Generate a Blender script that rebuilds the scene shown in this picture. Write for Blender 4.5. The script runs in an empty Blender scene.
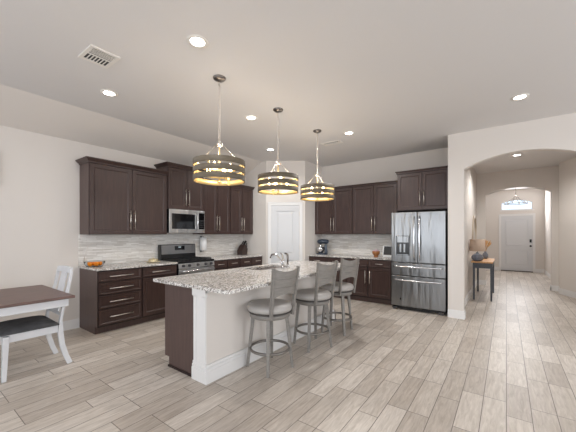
import bpy, bmesh, math, random
from mathutils import Vector, Matrix
random.seed(7)
PI = math.pi
S = bpy.context.scene
COL = S.collection

# ------------------------------------------------------------------ camera
cam_d = bpy.data.cameras.new('camera')
cam = bpy.data.objects.new('camera', cam_d); COL.objects.link(cam)
cam_d.sensor_fit = 'HORIZONTAL'; cam_d.sensor_width = 36.0
cam_d.lens = 297.0 * 36.0 / 576.0
cam_d.shift_y = 18.07 / 576.0
cam_d.clip_start = 0.05
cam.location = (0, 0, 1.39)
cam.rotation_euler = (PI / 2, 0, 0.634)
S.camera = cam

# ------------------------------------------------------------------ world, light, exposure
W = bpy.data.worlds.new('daylight'); S.world = W; W.use_nodes = True
W.node_tree.nodes['Background'].inputs[0].default_value = (0.80, 0.89, 1.0, 1)
W.node_tree.nodes['Background'].inputs[1].default_value = 1.6
S.view_settings.view_transform = 'Standard'
S.view_settings.look = 'None'
S.view_settings.gamma = 1.0
S.view_settings.use_curve_mapping = False
S.view_settings.exposure = 0.09
S.cycles.diffuse_bounces = 12; S.cycles.max_bounces = 16


def area(name, loc, rot, sx, sy, power, col=(1, 0.98, 0.95)):
    l = bpy.data.lights.new(name, 'AREA'); l.shape = 'RECTANGLE'; l.size = sx; l.size_y = sy
    l.energy = power; l.color = col
    o = bpy.data.objects.new(name, l); o.location = loc; o.rotation_euler = rot; COL.objects.link(o)
    return o


# area-light fill added inside the unseen back and right-hand window openings
for wx in (-3.3, 0.0, 3.3):
    area('window_fill', (wx, -3.45, 1.55), (PI / 2, 0, 0), 2.8, 2.2, 46, (0.95, 0.97, 1.0))
for wy, wp in ((-1.6, 38), (2.9, 88)):
    area('window_fill', (4.9, wy, 1.55), (PI / 2, 0, PI / 2), 2.8, 2.2, wp, (0.95, 0.97, 1.0))
area('foyer_daylight', (0.28, 13.8, 2.42), (-PI / 2, 0, 0), 0.8, 0.3, 42, (0.96, 0.97, 1))

# ------------------------------------------------------------------ materials


def lin(c):
    return tuple((x / 255 / 12.92) if x / 255 <= 0.04045 else ((x / 255 + 0.055) / 1.055) ** 2.4 for x in c)


def mat(name, rgb, rough=0.5, metal=0.0, spec=0.5, emit=None, estr=0.0, noise=0.0, nscale=20.0, stretch=(1, 1, 1),
        bump=0.0, bscale=200.0, transmission=0.0, coat=0.0, srgb=True):
    m = bpy.data.materials.new(name); m.use_nodes = True
    nt = m.node_tree; b = nt.nodes['Principled BSDF']
    c = lin(rgb) if srgb else rgb
    b.inputs['Base Color'].default_value = (*c, 1)
    b.inputs['Roughness'].default_value = rough
    b.inputs['Metallic'].default_value = metal
    b.inputs['Specular IOR Level'].default_value = spec
    b.inputs['Transmission Weight'].default_value = transmission
    b.inputs['Coat Weight'].default_value = coat
    if emit:
        b.inputs['Emission Color'].default_value = (*emit, 1); b.inputs['Emission Strength'].default_value = estr
    tc = nt.nodes.new('ShaderNodeTexCoord'); mp = nt.nodes.new('ShaderNodeMapping')
    nt.links.new(tc.outputs['Object'], mp.inputs['Vector']); mp.inputs['Scale'].default_value = stretch
    if noise > 0:
        n = nt.nodes.new('ShaderNodeTexNoise'); n.inputs['Scale'].default_value = nscale; n.inputs['Detail'].default_value = 5
        nt.links.new(mp.outputs[0], n.inputs['Vector'])
        r = nt.nodes.new('ShaderNodeValToRGB')
        r.color_ramp.elements[0].position = 0.3; r.color_ramp.elements[1].position = 0.7
        r.color_ramp.elements[0].color = (*[max(0, x * (1 - noise)) for x in c], 1)
        r.color_ramp.elements[1].color = (*[min(1, x * (1 + noise)) for x in c], 1)
        nt.links.new(n.outputs['Fac'], r.inputs[0]); nt.links.new(r.outputs[0], b.inputs['Base Color'])
    if bump > 0:
        n2 = nt.nodes.new('ShaderNodeTexNoise'); n2.inputs['Scale'].default_value = bscale; n2.inputs['Detail'].default_value = 3
        nt.links.new(mp.outputs[0], n2.inputs['Vector'])
        bp = nt.nodes.new('ShaderNodeBump'); bp.inputs['Strength'].default_value = bump; bp.inputs['Distance'].default_value = 0.01
        nt.links.new(n2.outputs['Fac'], bp.inputs['Height']); nt.links.new(bp.outputs[0], b.inputs['Normal'])
    return m


def floor_material():
    m = bpy.data.materials.new('wood_look_tile'); m.use_nodes = True
    nt = m.node_tree; N = nt.nodes; L = nt.links; b = N['Principled BSDF']
    tc = N.new('ShaderNodeTexCoord'); sep = N.new('ShaderNodeSeparateXYZ'); L.new(tc.outputs['Object'], sep.inputs[0])
    cmb = N.new('ShaderNodeCombineXYZ'); L.new(sep.outputs['Y'], cmb.inputs['X']); L.new(sep.outputs['X'], cmb.inputs['Y'])

    def brick(c1, c2, mort, msize):
        k = N.new('ShaderNodeTexBrick'); L.new(cmb.outputs[0], k.inputs['Vector'])
        k.offset = 0.37; k.offset_frequency = 3; k.squash = 1.0
        k.inputs['Color1'].default_value = c1; k.inputs['Color2'].default_value = c2; k.inputs['Mortar'].default_value = mort
        k.inputs['Scale'].default_value = 1.0; k.inputs['Mortar Size'].default_value = msize; k.inputs['Mortar Smooth'].default_value = 0.2
        k.inputs['Brick Width'].default_value = 0.61; k.inputs['Row Height'].default_value = 0.157
        return k
    k = brick((0, 0, 0, 1), (1, 1, 1, 1), (0.5, 0.5, 0.5, 1), 0.003)
    ramp = N.new('ShaderNodeValToRGB'); L.new(k.outputs['Color'], ramp.inputs[0])
    e = ramp.color_ramp.elements
    e[0].position = 0.0; e[0].color = (*lin((188, 178, 168)), 1)
    e[1].position = 1.0; e[1].color = (*lin((218, 210, 201)), 1)
    x = e.new(0.5); x.color = (*lin((204, 195, 185)), 1)
    # grain that follows each plank, shifted per plank
    add = N.new('ShaderNodeVectorMath'); add.operation = 'MULTIPLY_ADD'
    L.new(k.outputs['Color'], add.inputs[0]); add.inputs[1].default_value = (7, 3, 5); L.new(cmb.outputs[0], add.inputs[2])
    mp = N.new('ShaderNodeMapping'); mp.inputs['Scale'].default_value = (3.2, 26, 1); L.new(add.outputs[0], mp.inputs['Vector'])
    n = N.new('ShaderNodeTexNoise'); n.inputs['Scale'].default_value = 1.6; n.inputs['Detail'].default_value = 9; n.inputs['Roughness'].default_value = 0.65
    n.inputs['Distortion'].default_value = 0.8
    L.new(mp.outputs[0], n.inputs['Vector'])
    r2 = N.new('ShaderNodeValToRGB'); L.new(n.outputs['Fac'], r2.inputs[0])
    r2.color_ramp.elements[0].position = 0.33; r2.color_ramp.elements[0].color = (0.62, 0.59, 0.56, 1)
    r2.color_ramp.elements[1].position = 0.66; r2.color_ramp.elements[1].color = (1.0, 1.0, 1.0, 1)
    mx = N.new('ShaderNodeMix'); mx.data_type = 'RGBA'; mx.blend_type = 'MULTIPLY'; mx.inputs['Factor'].default_value = 0.8
    L.new(ramp.outputs[0], mx.inputs['A']); L.new(r2.outputs[0], mx.inputs['B'])
    mg = N.new('ShaderNodeMix'); mg.data_type = 'RGBA'
    L.new(k.outputs['Fac'], mg.inputs['Factor']); L.new(mx.outputs['Result'], mg.inputs['A'])
    mg.inputs['B'].default_value = (*lin((112, 104, 97)), 1)
    L.new(mg.outputs['Result'], b.inputs['Base Color'])
    b.inputs['Roughness'].default_value = 0.42
    bp = N.new('ShaderNodeBump'); bp.inputs['Strength'].default_value = 0.25; bp.inputs['Distance'].default_value = 0.004
    L.new(n.outputs['Fac'], bp.inputs['Height']); L.new(bp.outputs[0], b.inputs['Normal'])
    return m


def splash_material():
    m = bpy.data.materials.new('linear_stone_mosaic'); m.use_nodes = True
    nt = m.node_tree; N = nt.nodes; L = nt.links; b = N['Principled BSDF']
    tc = N.new('ShaderNodeTexCoord'); sep = N.new('ShaderNodeSeparateXYZ'); L.new(tc.outputs['Object'], sep.inputs[0])
    a = N.new('ShaderNodeMath'); a.operation = 'ADD'; L.new(sep.outputs['X'], a.inputs[0]); L.new(sep.outputs['Y'], a.inputs[1])
    cmb = N.new('ShaderNodeCombineXYZ'); L.new(a.outputs[0], cmb.inputs['X']); L.new(sep.outputs['Z'], cmb.inputs['Y'])
    k = N.new('ShaderNodeTexBrick'); L.new(cmb.outputs[0], k.inputs['Vector']); k.offset = 0.37; k.offset_frequency = 2; k.squash = 0.6; k.squash_frequency = 3
    k.inputs['Color1'].default_value = (*lin((242, 240, 236)), 1); k.inputs['Color2'].default_value = (*lin((212, 208, 202)), 1)
    k.inputs['Mortar'].default_value = (*lin((188, 182, 174)), 1)
    k.inputs['Scale'].default_value = 1; k.inputs['Mortar Size'].default_value = 0.0012; k.inputs['Brick Width'].default_value = 0.22
    k.inputs['Row Height'].default_value = 0.021
    mp = N.new('ShaderNodeMapping'); mp.inputs['Scale'].default_value = (4, 45, 1); L.new(cmb.outputs[0], mp.inputs['Vector'])
    n = N.new('ShaderNodeTexNoise'); n.inputs['Scale'].default_value = 1.0; n.inputs['Detail'].default_value = 6; L.new(mp.outputs[0], n.inputs['Vector'])
    r = N.new('ShaderNodeValToRGB'); L.new(n.outputs['Fac'], r.inputs[0])
    r.color_ramp.elements[0].position = 0.35; r.color_ramp.elements[0].color = (0.78, 0.765, 0.75, 1)
    r.color_ramp.elements[1].position = 0.6; r.color_ramp.elements[1].color = (1, 1, 1, 1)
    mx = N.new('ShaderNodeMix'); mx.data_type = 'RGBA'; mx.blend_type = 'MULTIPLY'; mx.inputs['Factor'].default_value = 0.75
    L.new(k.outputs['Color'], mx.inputs['A']); L.new(r.outputs[0], mx.inputs['B'])
    L.new(mx.outputs['Result'], b.inputs['Base Color']); b.inputs['Roughness'].default_value = 0.4
    return m


def granite_material():
    m = bpy.data.materials.new('speckled_granite'); m.use_nodes = True
    nt = m.node_tree; N = nt.nodes; L = nt.links; b = N['Principled BSDF']
    tc = N.new('ShaderNodeTexCoord')
    col = None

    def vor(scale):
        v = N.new('ShaderNodeTexVoronoi'); v.inputs['Scale'].default_value = scale; L.new(tc.outputs['Object'], v.inputs['Vector'])
        return v
    v1 = vor(140); r1 = N.new('ShaderNodeValToRGB'); r1.color_ramp.interpolation = 'CONSTANT'
    sp = N.new('ShaderNodeSeparateColor'); L.new(v1.outputs['Color'], sp.inputs[0]); L.new(sp.outputs[0], r1.inputs[0])
    e = r1.color_ramp.elements
    e[0].position = 0.0; e[0].color = (*lin((88, 84, 82)), 1)
    e[1].position = 0.13; e[1].color = (*lin((156, 151, 147)), 1)
    for p, c in ((0.30, (192, 188, 184)), (0.5, (240, 238, 235)), (0.75, (226, 221, 215)), (0.9, (248, 247, 245))):
        x = e.new(p); x.color = (*lin(c), 1)
    n = N.new('ShaderNodeTexNoise'); n.inputs['Scale'].default_value = 9; n.inputs['Detail'].default_value = 6; L.new(tc.outputs['Object'], n.inputs['Vector'])
    r2 = N.new('ShaderNodeValToRGB'); L.new(n.outputs['Fac'], r2.inputs[0])
    r2.color_ramp.elements[0].position = 0.4; r2.color_ramp.elements[0].color = (0.86, 0.85, 0.84, 1)
    r2.color_ramp.elements[1].position = 0.62; r2.color_ramp.elements[1].color = (1, 1, 1, 1)
    mx = N.new('ShaderNodeMix'); mx.data_type = 'RGBA'; mx.blend_type = 'MULTIPLY'; mx.inputs['Factor'].default_value = 1
    L.new(r1.outputs[0], mx.inputs['A']); L.new(r2.outputs[0], mx.inputs['B'])
    v2 = vor(62); r3 = N.new('ShaderNodeValToRGB'); r3.color_ramp.interpolation = 'CONSTANT'
    sp2 = N.new('ShaderNodeSeparateColor'); L.new(v2.outputs['Color'], sp2.inputs[0]); L.new(sp2.outputs[1], r3.inputs[0])
    r3.color_ramp.elements[0].position = 0; r3.color_ramp.elements[0].color = (0.22, 0.20, 0.19, 1)
    r3.color_ramp.elements[1].position = 0.14; r3.color_ramp.elements[1].color = (1, 1, 1, 1)
    x = r3.color_ramp.elements.new(0.85); x.color = (0.62, 0.58, 0.55, 1)
    m3 = N.new('ShaderNodeMix'); m3.data_type = 'RGBA'; m3.blend_type = 'MULTIPLY'; m3.inputs['Factor'].default_value = 0.65
    L.new(mx.outputs['Result'], m3.inputs['A']); L.new(r3.outputs[0], m3.inputs['B'])
    L.new(m3.outputs['Result'], b.inputs['Base Color']); b.inputs['Roughness'].default_value = 0.22
    return m


def steel_material(nm='brushed_stainless_steel', tone=(140, 141, 142), ro=0.28):
    m = bpy.data.materials.new(nm); m.use_nodes = True
    nt = m.node_tree; N = nt.nodes; L = nt.links; b = N['Principled BSDF']
    b.inputs['Base Color'].default_value = (*lin(tone), 1); b.inputs['Metallic'].default_value = 1
    b.inputs['Roughness'].default_value = ro
    tc = N.new('ShaderNodeTexCoord'); mp = N.new('ShaderNodeMapping'); mp.inputs['Scale'].default_value = (5.5, 5.5, 0.8)
    L.new(tc.outputs['Object'], mp.inputs['Vector'])
    n = N.new('ShaderNodeTexNoise'); n.inputs['Scale'].default_value = 1.5; n.inputs['Detail'].default_value = 2; L.new(mp.outputs[0], n.inputs['Vector'])
    bp = N.new('ShaderNodeBump'); bp.inputs['Strength'].default_value = 0.6; bp.inputs['Distance'].default_value = 0.03
    L.new(n.outputs['Fac'], bp.inputs['Height']); L.new(bp.outputs[0], b.inputs['Normal'])
    return m


M = {}
M['wall'] = mat('greige_wall_paint', (214, 208, 202), 0.85, spec=0.25, bump=0.12, bscale=140)
M['ceiling'] = mat('ceiling_paint', (216, 214, 213), 0.9, spec=0.2, bump=0.2, bscale=120)
M['trim'] = mat('white_trim_paint', (222, 221, 220), 0.45)
M['doorw'] = mat('white_door_paint', (204, 205, 207), 0.4)
M['floor'] = floor_material()
M['splash'] = splash_material()
M['granite'] = granite_material()
M['steel'] = steel_material()
M['steelb'] = steel_material('bright_stainless_steel', (196, 196, 196), 0.32)
M['wood'] = mat('espresso_stained_wood', (62, 45, 41), 0.36, noise=0.22, nscale=5, stretch=(9, 9, 0.8))
M['woodend'] = mat('espresso_veneer', (82, 65, 61), 0.42, noise=0.14, nscale=5, stretch=(9, 9, 0.7))
M['wooddark'] = mat('espresso_shadow_gap', (40, 27, 24), 0.5)
M['nickel'] = mat('brushed_nickel', (215, 208, 200), 0.3, 1.0)
M['chrome'] = mat('chrome', (215, 215, 218), 0.12, 1.0)
M['black'] = mat('black_enamel', (22, 22, 24), 0.25)
M['blackglass'] = mat('black_glass', (14, 14, 16), 0.06)
M['cast'] = mat('cast_iron', (24, 24, 25), 0.6)
M['stoolwood'] = mat('weathered_grey_wood', (126, 122, 117), 0.5, noise=0.12, nscale=4, stretch=(3, 3, 12))
M['stoolvinyl'] = mat('grey_vinyl', (166, 162, 158), 0.38, noise=0.05, nscale=8)
M['stoolpipe'] = mat('dark_grey_piping', (58, 55, 52), 0.5)
M['stoolring'] = mat('pewter_foot_ring', (128, 124, 119), 0.35, 0.7)
M['chairwhite'] = mat('white_chair_paint', (208, 209, 212), 0.45, noise=0.04, nscale=6)
M['charcoal'] = mat('charcoal_velvet', (80, 80, 82), 0.85, noise=0.35, nscale=7, spec=0.3)
M['tabletop'] = mat('dark_walnut', (98, 74, 68), 0.38, noise=0.25, nscale=4, stretch=(14, 1.2, 1))
M['barnwood'] = mat('weathered_brown_wood', (92, 83, 69), 0.65, noise=0.22, nscale=6, stretch=(2, 2, 14))
M['gold'] = mat('champagne_gold', (222, 196, 140), 0.38, 0.6)
M['bronze'] = mat('dark_nickel', (130, 124, 120), 0.3, 1.0)
M['bulb'] = mat('lit_bulb', (255, 240, 210), 0.3, emit=(1.0, 0.74, 0.40), estr=22)
M['led'] = mat('lit_downlight', (255, 255, 255), 0.3, emit=(1.0, 0.97, 0.92), estr=9)
M['ceramicwhite'] = mat('white_ceramic', (228, 226, 222), 0.25)
M['ventwhite'] = mat('vent_white', (224, 220, 214), 0.6)
M['ventdark'] = mat('vent_dark', (52, 50, 49), 0.7)
M['orange'] = mat('orange_peel', (250, 140, 10), 0.5, bump=0.2, bscale=180)
M['glass'] = mat('clear_glass', (240, 245, 248), 0.03, transmission=1.0)
M['glass'].node_tree.nodes['Principled BSDF'].inputs['IOR'].default_value = 1.15
M['amber'] = mat('amber_ceramic', (160, 104, 58), 0.3, noise=0.15, nscale=20)
M['pink'] = mat('lilac_wax', (200, 170, 180), 0.6)
M['screen'] = mat('black_screen', (28, 28, 32), 0.5)
M['whiteplastic'] = mat('white_plastic', (232, 232, 232), 0.4)
M['mixerblue'] = mat('steel_blue_enamel', (34, 46, 62), 0.2)
M['polished'] = mat('polished_steel', (220, 220, 222), 0.15, 1.0)
M['brass'] = mat('soft_brass', (198, 184, 150), 0.35, 0.5)
M['consolepaint'] = mat('slate_blue_paint', (72, 76, 84), 0.5)
M['oak'] = mat('honey_oak', (196, 148, 98), 0.5, noise=0.2, nscale=5, stretch=(12, 1, 1))
M['linen'] = mat('tan_linen', (190, 168, 150), 0.85, noise=0.08, nscale=90)
M['slateceramic'] = mat('slate_ceramic', (118, 124, 136), 0.35)
M['dried'] = mat('dried_grass', (206, 164, 112), 0.85, noise=0.2, nscale=30)
M['mirror'] = mat('mirror_glass', (225, 226, 226), 0.02, 1.0)
M['mirrorframe'] = mat('pale_gold_frame', (196, 182, 164), 0.4, 0.4)
M['paper'] = mat('white_paper', (238, 238, 238), 0.8)
M['knifewood'] = mat('dark_block_wood', (52, 38, 34), 0.5, noise=0.15, nscale=8)
M['artfill'] = mat('pale_print', (205, 203, 198), 0.7, noise=0.06, nscale=4)
M['gasket'] = mat('dark_grey_body', (60, 60, 62), 0.5)
M['kick'] = mat('dark_threshold', (62, 48, 42), 0.5)

# ------------------------------------------------------------------ mesh helpers


class MB:
    def __init__(self):
        self.bm = bmesh.new(); self.mi = 0

    def face(self, vs, smooth=False):
        try:
            f = self.bm.faces.new(vs); f.material_index = self.mi; f.smooth = smooth
            return f
        except ValueError:
            return None

    def box(self, x0, x1, y0, y1, z0, z1):
        v = [self.bm.verts.new(p) for p in ((x0, y0, z0), (x1, y0, z0), (x1, y1, z0), (x0, y1, z0), (x0, y0, z1), (x1, y0, z1), (x1, y1, z1), (x0, y1, z1))]
        for q in ((0, 3, 2, 1), (4, 5, 6, 7), (0, 1, 5, 4), (1, 2, 6, 5), (2, 3, 7, 6), (3, 0, 4, 7)):
            self.face([v[i] for i in q])
        return self

    def hexa(self, bot, top):
        v = [self.bm.verts.new(p) for p in list(bot) + list(top)]
        n = len(bot)
        self.face([v[i] for i in reversed(range(n))]); self.face([v[n + i] for i in range(n)])
        for i in range(n):
            j = (i + 1) % n
            self.face([v[i], v[j], v[n + j], v[n + i]])
        return self

    def prism(self, pts, axis, a, b):
        """extrude a 2-D outline along an axis: axis x -> pts are (y,z); y -> (x,z); z -> (x,y)"""
        f = {'x': lambda p, t: (t, p[0], p[1]), 'y': lambda p, t: (p[0], t, p[1]), 'z': lambda p, t: (p[0], p[1], t)}[axis]
        return self.hexa([f(p, a) for p in pts], [f(p, b) for p in pts])

    def tube(self, pts, r, n=10, closed=False, caps=True):
        pts = [Vector(p) for p in pts]; R = r if isinstance(r, (list, tuple)) else [r] * len(pts)
        rings = []; prev = None; L = len(pts)
        for i, p in enumerate(pts):
            if closed: d = pts[(i + 1) % L] - pts[(i - 1) % L]
            else: d = pts[min(i + 1, L - 1)] - pts[max(i - 1, 0)]
            d.normalize()
            if prev is None:
                up = Vector((0, 0, 1)) if abs(d.z) < 0.9 else Vector((1, 0, 0))
                s = d.cross(up).normalized()
            else:
                s = (prev - d * prev.dot(d)).normalized()
            prev = s; t = d.cross(s)
            rings.append([self.bm.verts.new(p + R[i] * (math.cos(2 * PI * k / n) * s + math.sin(2 * PI * k / n) * t)) for k in range(n)])
        for i in range(L if closed else L - 1):
            a, b = rings[i], rings[(i + 1) % L]
            for k in range(n):
                self.face([a[k], a[(k + 1) % n], b[(k + 1) % n], b[k]], True)
        if caps and not closed:
            self.face(list(reversed(rings[0]))); self.face(rings[-1])
        return self

    def beam(self, p0, p1, w0, d0, w1=None, d1=None, side=(1, 0, 0)):
        """square-section bar from p0 to p1; w along `side`"""
        w1 = w0 if w1 is None else w1; d1 = d0 if d1 is None else d1
        p0 = Vector(p0); p1 = Vector(p1); d = (p1 - p0).normalized(); s = Vector(side); s = (s - d * s.dot(d)).normalized(); t = d.cross(s)
        q = lambda p, w, e: [p + s * a * w / 2 + t * b * e / 2 for a, b in ((-1, -1), (1, -1), (1, 1), (-1, 1))]
        return self.hexa(q(p0, w0, d0), q(p1, w1, d1))

    def lathe(self, prof, n=32, c=(0, 0, 0), smooth=True, axis='z', mats=None):
        rings = []
        for (r, z) in prof:
            if r < 1e-6:
                rings.append([self.bm.verts.new(self._ax(0, 0, z, axis, c))])
            else:
                rings.append([self.bm.verts.new(self._ax(r * math.cos(2 * PI * k / n), r * math.sin(2 * PI * k / n), z, axis, c)) for k in range(n)])
        for i in range(len(prof) - 1):
            a, b = rings[i], rings[i + 1]
            if mats: self.mi = mats[i]
            for k in range(n):
                j = (k + 1) % n
                if len(a) == 1 and len(b) == 1: continue
                if len(a) == 1: self.face([a[0], b[j], b[k]], smooth)
                elif len(b) == 1: self.face([a[k], a[j], b[0]], smooth)
                else: self.face([a[k], a[j], b[j], b[k]], smooth)
        return self

    def _ax(self, x, y, z, axis, c):
        if axis == 'z': return (x + c[0], y + c[1], z + c[2])
        if axis == 'x': return (z + c[0], x + c[1], y + c[2])
        return (x + c[0], z + c[1], y + c[2])

    def sphere(self, c, r, n=14, sc=(1, 1, 1)):
        prof = [(max(0, r * math.sin(PI * i / 9)) if 0 < i < 9 else 0, -r * math.cos(PI * i / 9)) for i in range(10)]
        before = len(self.bm.verts)
        self.lathe(prof, n)
        self.bm.verts.ensure_lookup_table()
        for v in self.bm.verts[before:]:
            v.co = Vector((v.co.x * sc[0] + c[0], v.co.y * sc[1] + c[1], v.co.z * sc[2] + c[2]))
        return self

    def build(self, name, material, parent=None, bevel=0.0, seg=2, recalc=True):
        if recalc: bmesh.ops.recalc_face_normals(self.bm, faces=self.bm.faces)
        me = bpy.data.meshes.new(name); self.bm.to_mesh(me); self.bm.free()
        o = bpy.data.objects.new(name, me); COL.objects.link(o)
        for m in (material if isinstance(material, (list, tuple)) else [material]): me.materials.append(m)
        if parent: o.parent = parent
        if bevel > 0:
            b = o.modifiers.new('bevel', 'BEVEL'); b.width = bevel; b.segments = seg; b.limit_method = 'ANGLE'; b.angle_limit = 0.6
        return o


def thing(name, label, cat, loc=(0, 0, 0), rz=0.0, group=None):
    o = bpy.data.objects.new(name, None); COL.objects.link(o); o.empty_display_size = 0.1
    o.location = loc; o.rotation_euler = (0, 0, rz)
    return tag(o, label, cat, group)


def tag(o, label, cat, group=None):
    o['label'] = label; o['category'] = cat
    if group: o['group'] = group
    return o


def struct(o):
    o['kind'] = 'structure'; return o


def copy_tree(o, parent=None):
    c = o.copy(); COL.objects.link(c)
    if parent: c.parent = parent
    for ch in list(o.children): copy_tree(ch, c)
    return c


# ------------------------------------------------------------------ the room
C = 3.05
XL, YB = -5.13, 6.41           # range wall, refrigerator wall
XR, YN = 5.0, -3.6
T = 0.14
fl = struct(MB().box(XL - T, XR + T, YN - T, 14.2, -0.1, 0).build('floor', M['floor']))
struct(MB().box(XL - T, XR + T, YN - T, 14.2, C, C + 0.1).build('ceiling', M['ceiling']))
# sloped strip where the ceiling drops to the range wall
struct(MB().prism([(XL, 2.76), (XL + 0.62, C), (XL, C)], 'y', YN, 5.13).build('ceiling_slope', M['wall']))
struct(MB().box(XL - T, XL, YN - T, YB + T, 0, C).build('wall_left', M['wall']))
struct(MB().box(XL, -0.79, YB, YB + T, 0, C).build('wall_kitchen', M['wall']))

# wall with the wide arch
def arch_pts(x0, x1, zs, rise, n=24):
    w = (x1 - x0) / 2; R = (w * w + rise * rise) / (2 * rise); cx = (x0 + x1) / 2; cz = zs + rise - R
    a = math.asin(w / R)
    return [(cx + R * math.sin(-a + 2 * a * i / n), cz + R * math.cos(-a + 2 * a * i / n)) for i in range(n + 1)]


def arch_wall(name, x0, x1, ax0, ax1, zs, rise, y0, y1):
    mb = MB()
    mb.box(x0, ax0, y0, y1, 0, C); mb.box(ax1, x1, y0, y1, 0, C)
    pts = arch_pts(ax0, ax1, zs, rise)
    mb.prism([(ax0, C)] + pts + [(ax1, C)], 'y', y0, y1)
    return struct(mb.build(name, M['wall']))


arch_wall('wall_arch', -0.79, XR, -0.56, 0.93, 2.452, 0.18, 5.60, 5.74)
struct(MB().box(-0.79, -0.66, 5.74, 9.70, 0, C).build('wall_hall_left', M['wall']))
arch_wall('wall_inner_arch', -0.66, 1.6, -0.46, 0.89, 2.44, 0.17, 9.70, 9.86)
# right side of the first hall, with the angled corner
struct(MB().prism([(1.03, 9.70), (1.00, 9.35), (1.25, 8.75), (1.60, 8.75), (1.60, 9.70)], 'z', 0, C).build('wall_hall_corner', M['wall']))
struct(MB().box(2.2, 2.2 + T, 5.74, 8.75, 0, C).build('wall_hall_right', M['wall']))
struct(MB().box(1.60, 2.34, 8.75, 8.89, 0, C).build('wall_hall_end', M['wall']))
struct(MB().box(-1.5, -1.36, 9.86, 13.95, 0, C).build('wall_foyer_left', M['wall']))
struct(MB().box(1.10, 1.24, 9.86, 13.95, 0, C).build('wall_foyer_right', M['wall']))
# front wall with the fanlight opening
fx0, fx1, fy = -0.165, 0.775, 13.95
mb = MB(); mb.box(-1.5, fx0, fy, fy + T, 0, C); mb.box(fx1, 1.24, fy, fy + T, 0, C); mb.box(fx0, fx1, fy, fy + T, 0, 2.29)
mb.prism([(fx0, C)] + arch_pts(fx0, fx1, 2.56, 0.12) + [(fx1, C)], 'y', fy, fy + T)
struct(mb.build('wall_front', M['wall']))
# unseen sides of the great room, with window openings
def window_wall(name, horiz, fixed0, fixed1, a, b, wins):
    mb = MB(); e = sorted(wins); cur = a
    def bx(p, q, z0, z1):
        if horiz: mb.box(p, q, fixed0, fixed1, z0, z1)
        else: mb.box(fixed0, fixed1, p, q, z0, z1)
    for w in e:
        bx(cur, w - 1.45, 0, C); bx(w - 1.45, w + 1.45, 0, 0.45); bx(w - 1.45, w + 1.45, 2.65, C); cur = w + 1.45
    bx(cur, b, 0, C)
    return struct(mb.build(name, M['wall']))


window_wall('wall_back', True, YN - T, YN, XL, XR, [-3.3, 0.0, 3.3])
window_wall('wall_right', False, XR, XR + T, YN - T, 5.74, [-1.6, 2.9])

# pantry: return, diagonal wall with door, return
P1 = Vector((-4.39, 5.13, 0)); P2 = Vector((-3.67, 5.64, 0))
struct(MB().prism([(XL, 5.13), (P1.x, P1.y), (P2.x, P2.y), (P2.x, YB), (P2.x - 0.1, YB), (P2.x - 0.1, P2.y + 0.06), (P1.x - 0.05, P1.y + 0.1), (XL, 5.23)], 'z', 0, C).build('wall_pantry', M['wall']))

# baseboards
def baseboard(name, p0, p1, h=0.135, t=0.016, flip=False):
    p0 = Vector((*p0, 0)); p1 = Vector((*p1, 0)); d = (p1 - p0).normalized(); n = Vector((d.y, -d.x, 0))
    if flip: n = -n
    mb = MB()
    def strip(z0, z1, tt):
        mb.hexa([p0 + Vector((0, 0, z0)), p1 + Vector((0, 0, z0)), p1 + n * tt + Vector((0, 0, z0)), p0 + n * tt + Vector((0, 0, z0))],
                [p0 + Vector((0, 0, z1)), p1 + Vector((0, 0, z1)), p1 + n * tt + Vector((0, 0, z1)), p0 + n * tt + Vector((0, 0, z1))])
    strip(0, h - 0.035, t); strip(h - 0.035, h - 0.012, t * 0.7); strip(h - 0.012, h, t * 0.4)
    return struct(mb.build(name, M['trim']))


baseboard('baseboard_left', (XL, YN), (XL, 1.72))
baseboard('baseboard_arch', (-0.79, 5.60), (-0.56 + 0.016, 5.60))
baseboard('baseboard_arch_jamb', (-0.56, 5.60), (-0.56, 5.74))
baseboard('baseboard_arch_right', (0.93, 5.60), (XR, 5.60))
baseboard('baseboard_hall_left', (-0.66, 5.74), (-0.66, 9.70))
baseboard('baseboard_inner_arch_left', (-0.66, 9.70), (-0.46, 9.70))
baseboard('baseboard_inner_jamb_left', (-0.46, 9.684), (-0.46, 9.86))
baseboard('baseboard_inner_arch_right', (0.874, 9.70), (1.03, 9.70))
baseboard('baseboard_hall_corner', (1.00, 9.35), (1.25, 8.75))
baseboard('baseboard_hall_corner_side', (1.03, 9.70), (1.00, 9.35))
baseboard('baseboard_inner_jamb_right', (0.89, 9.684), (0.89, 9.86), flip=True)
baseboard('baseboard_front_left', (-1.36, fy), (fx0 - 0.07, fy))
baseboard('baseboard_front_right', (fx1 + 0.07, fy), (1.10, fy))
baseboard('baseboard_foyer_right', (1.10, 9.86), (1.10, fy), flip=True)


# doors (local frame: width along +x, face towards -y)
def panel_mesh(mb, x0, x1, z0, z1, yf, t, inset, depth, bev):
    """a slab with one recessed panel on its front (-y) side"""
    V = mb.bm.verts.new
    def rect(i, y): return [V((x0 + i, y, z0 + i)), V((x1 - i, y, z0 + i)), V((x1 - i, y, z1 - i)), V((x0 + i, y, z1 - i))]
    a = rect(0, yf); b = rect(inset, yf); c = rect(inset + bev, yf + depth); k = rect(0, yf + t)
    for p, q in ((a, b), (b, c)):
        for i in range(4): mb.face([p[i], p[(i + 1) % 4], q[(i + 1) % 4], q[i]])
    mb.face(c)
    for i in range(4): mb.face([a[i], k[i], k[(i + 1) % 4], a[(i + 1) % 4]])
    mb.face(list(reversed(k)))


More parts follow.
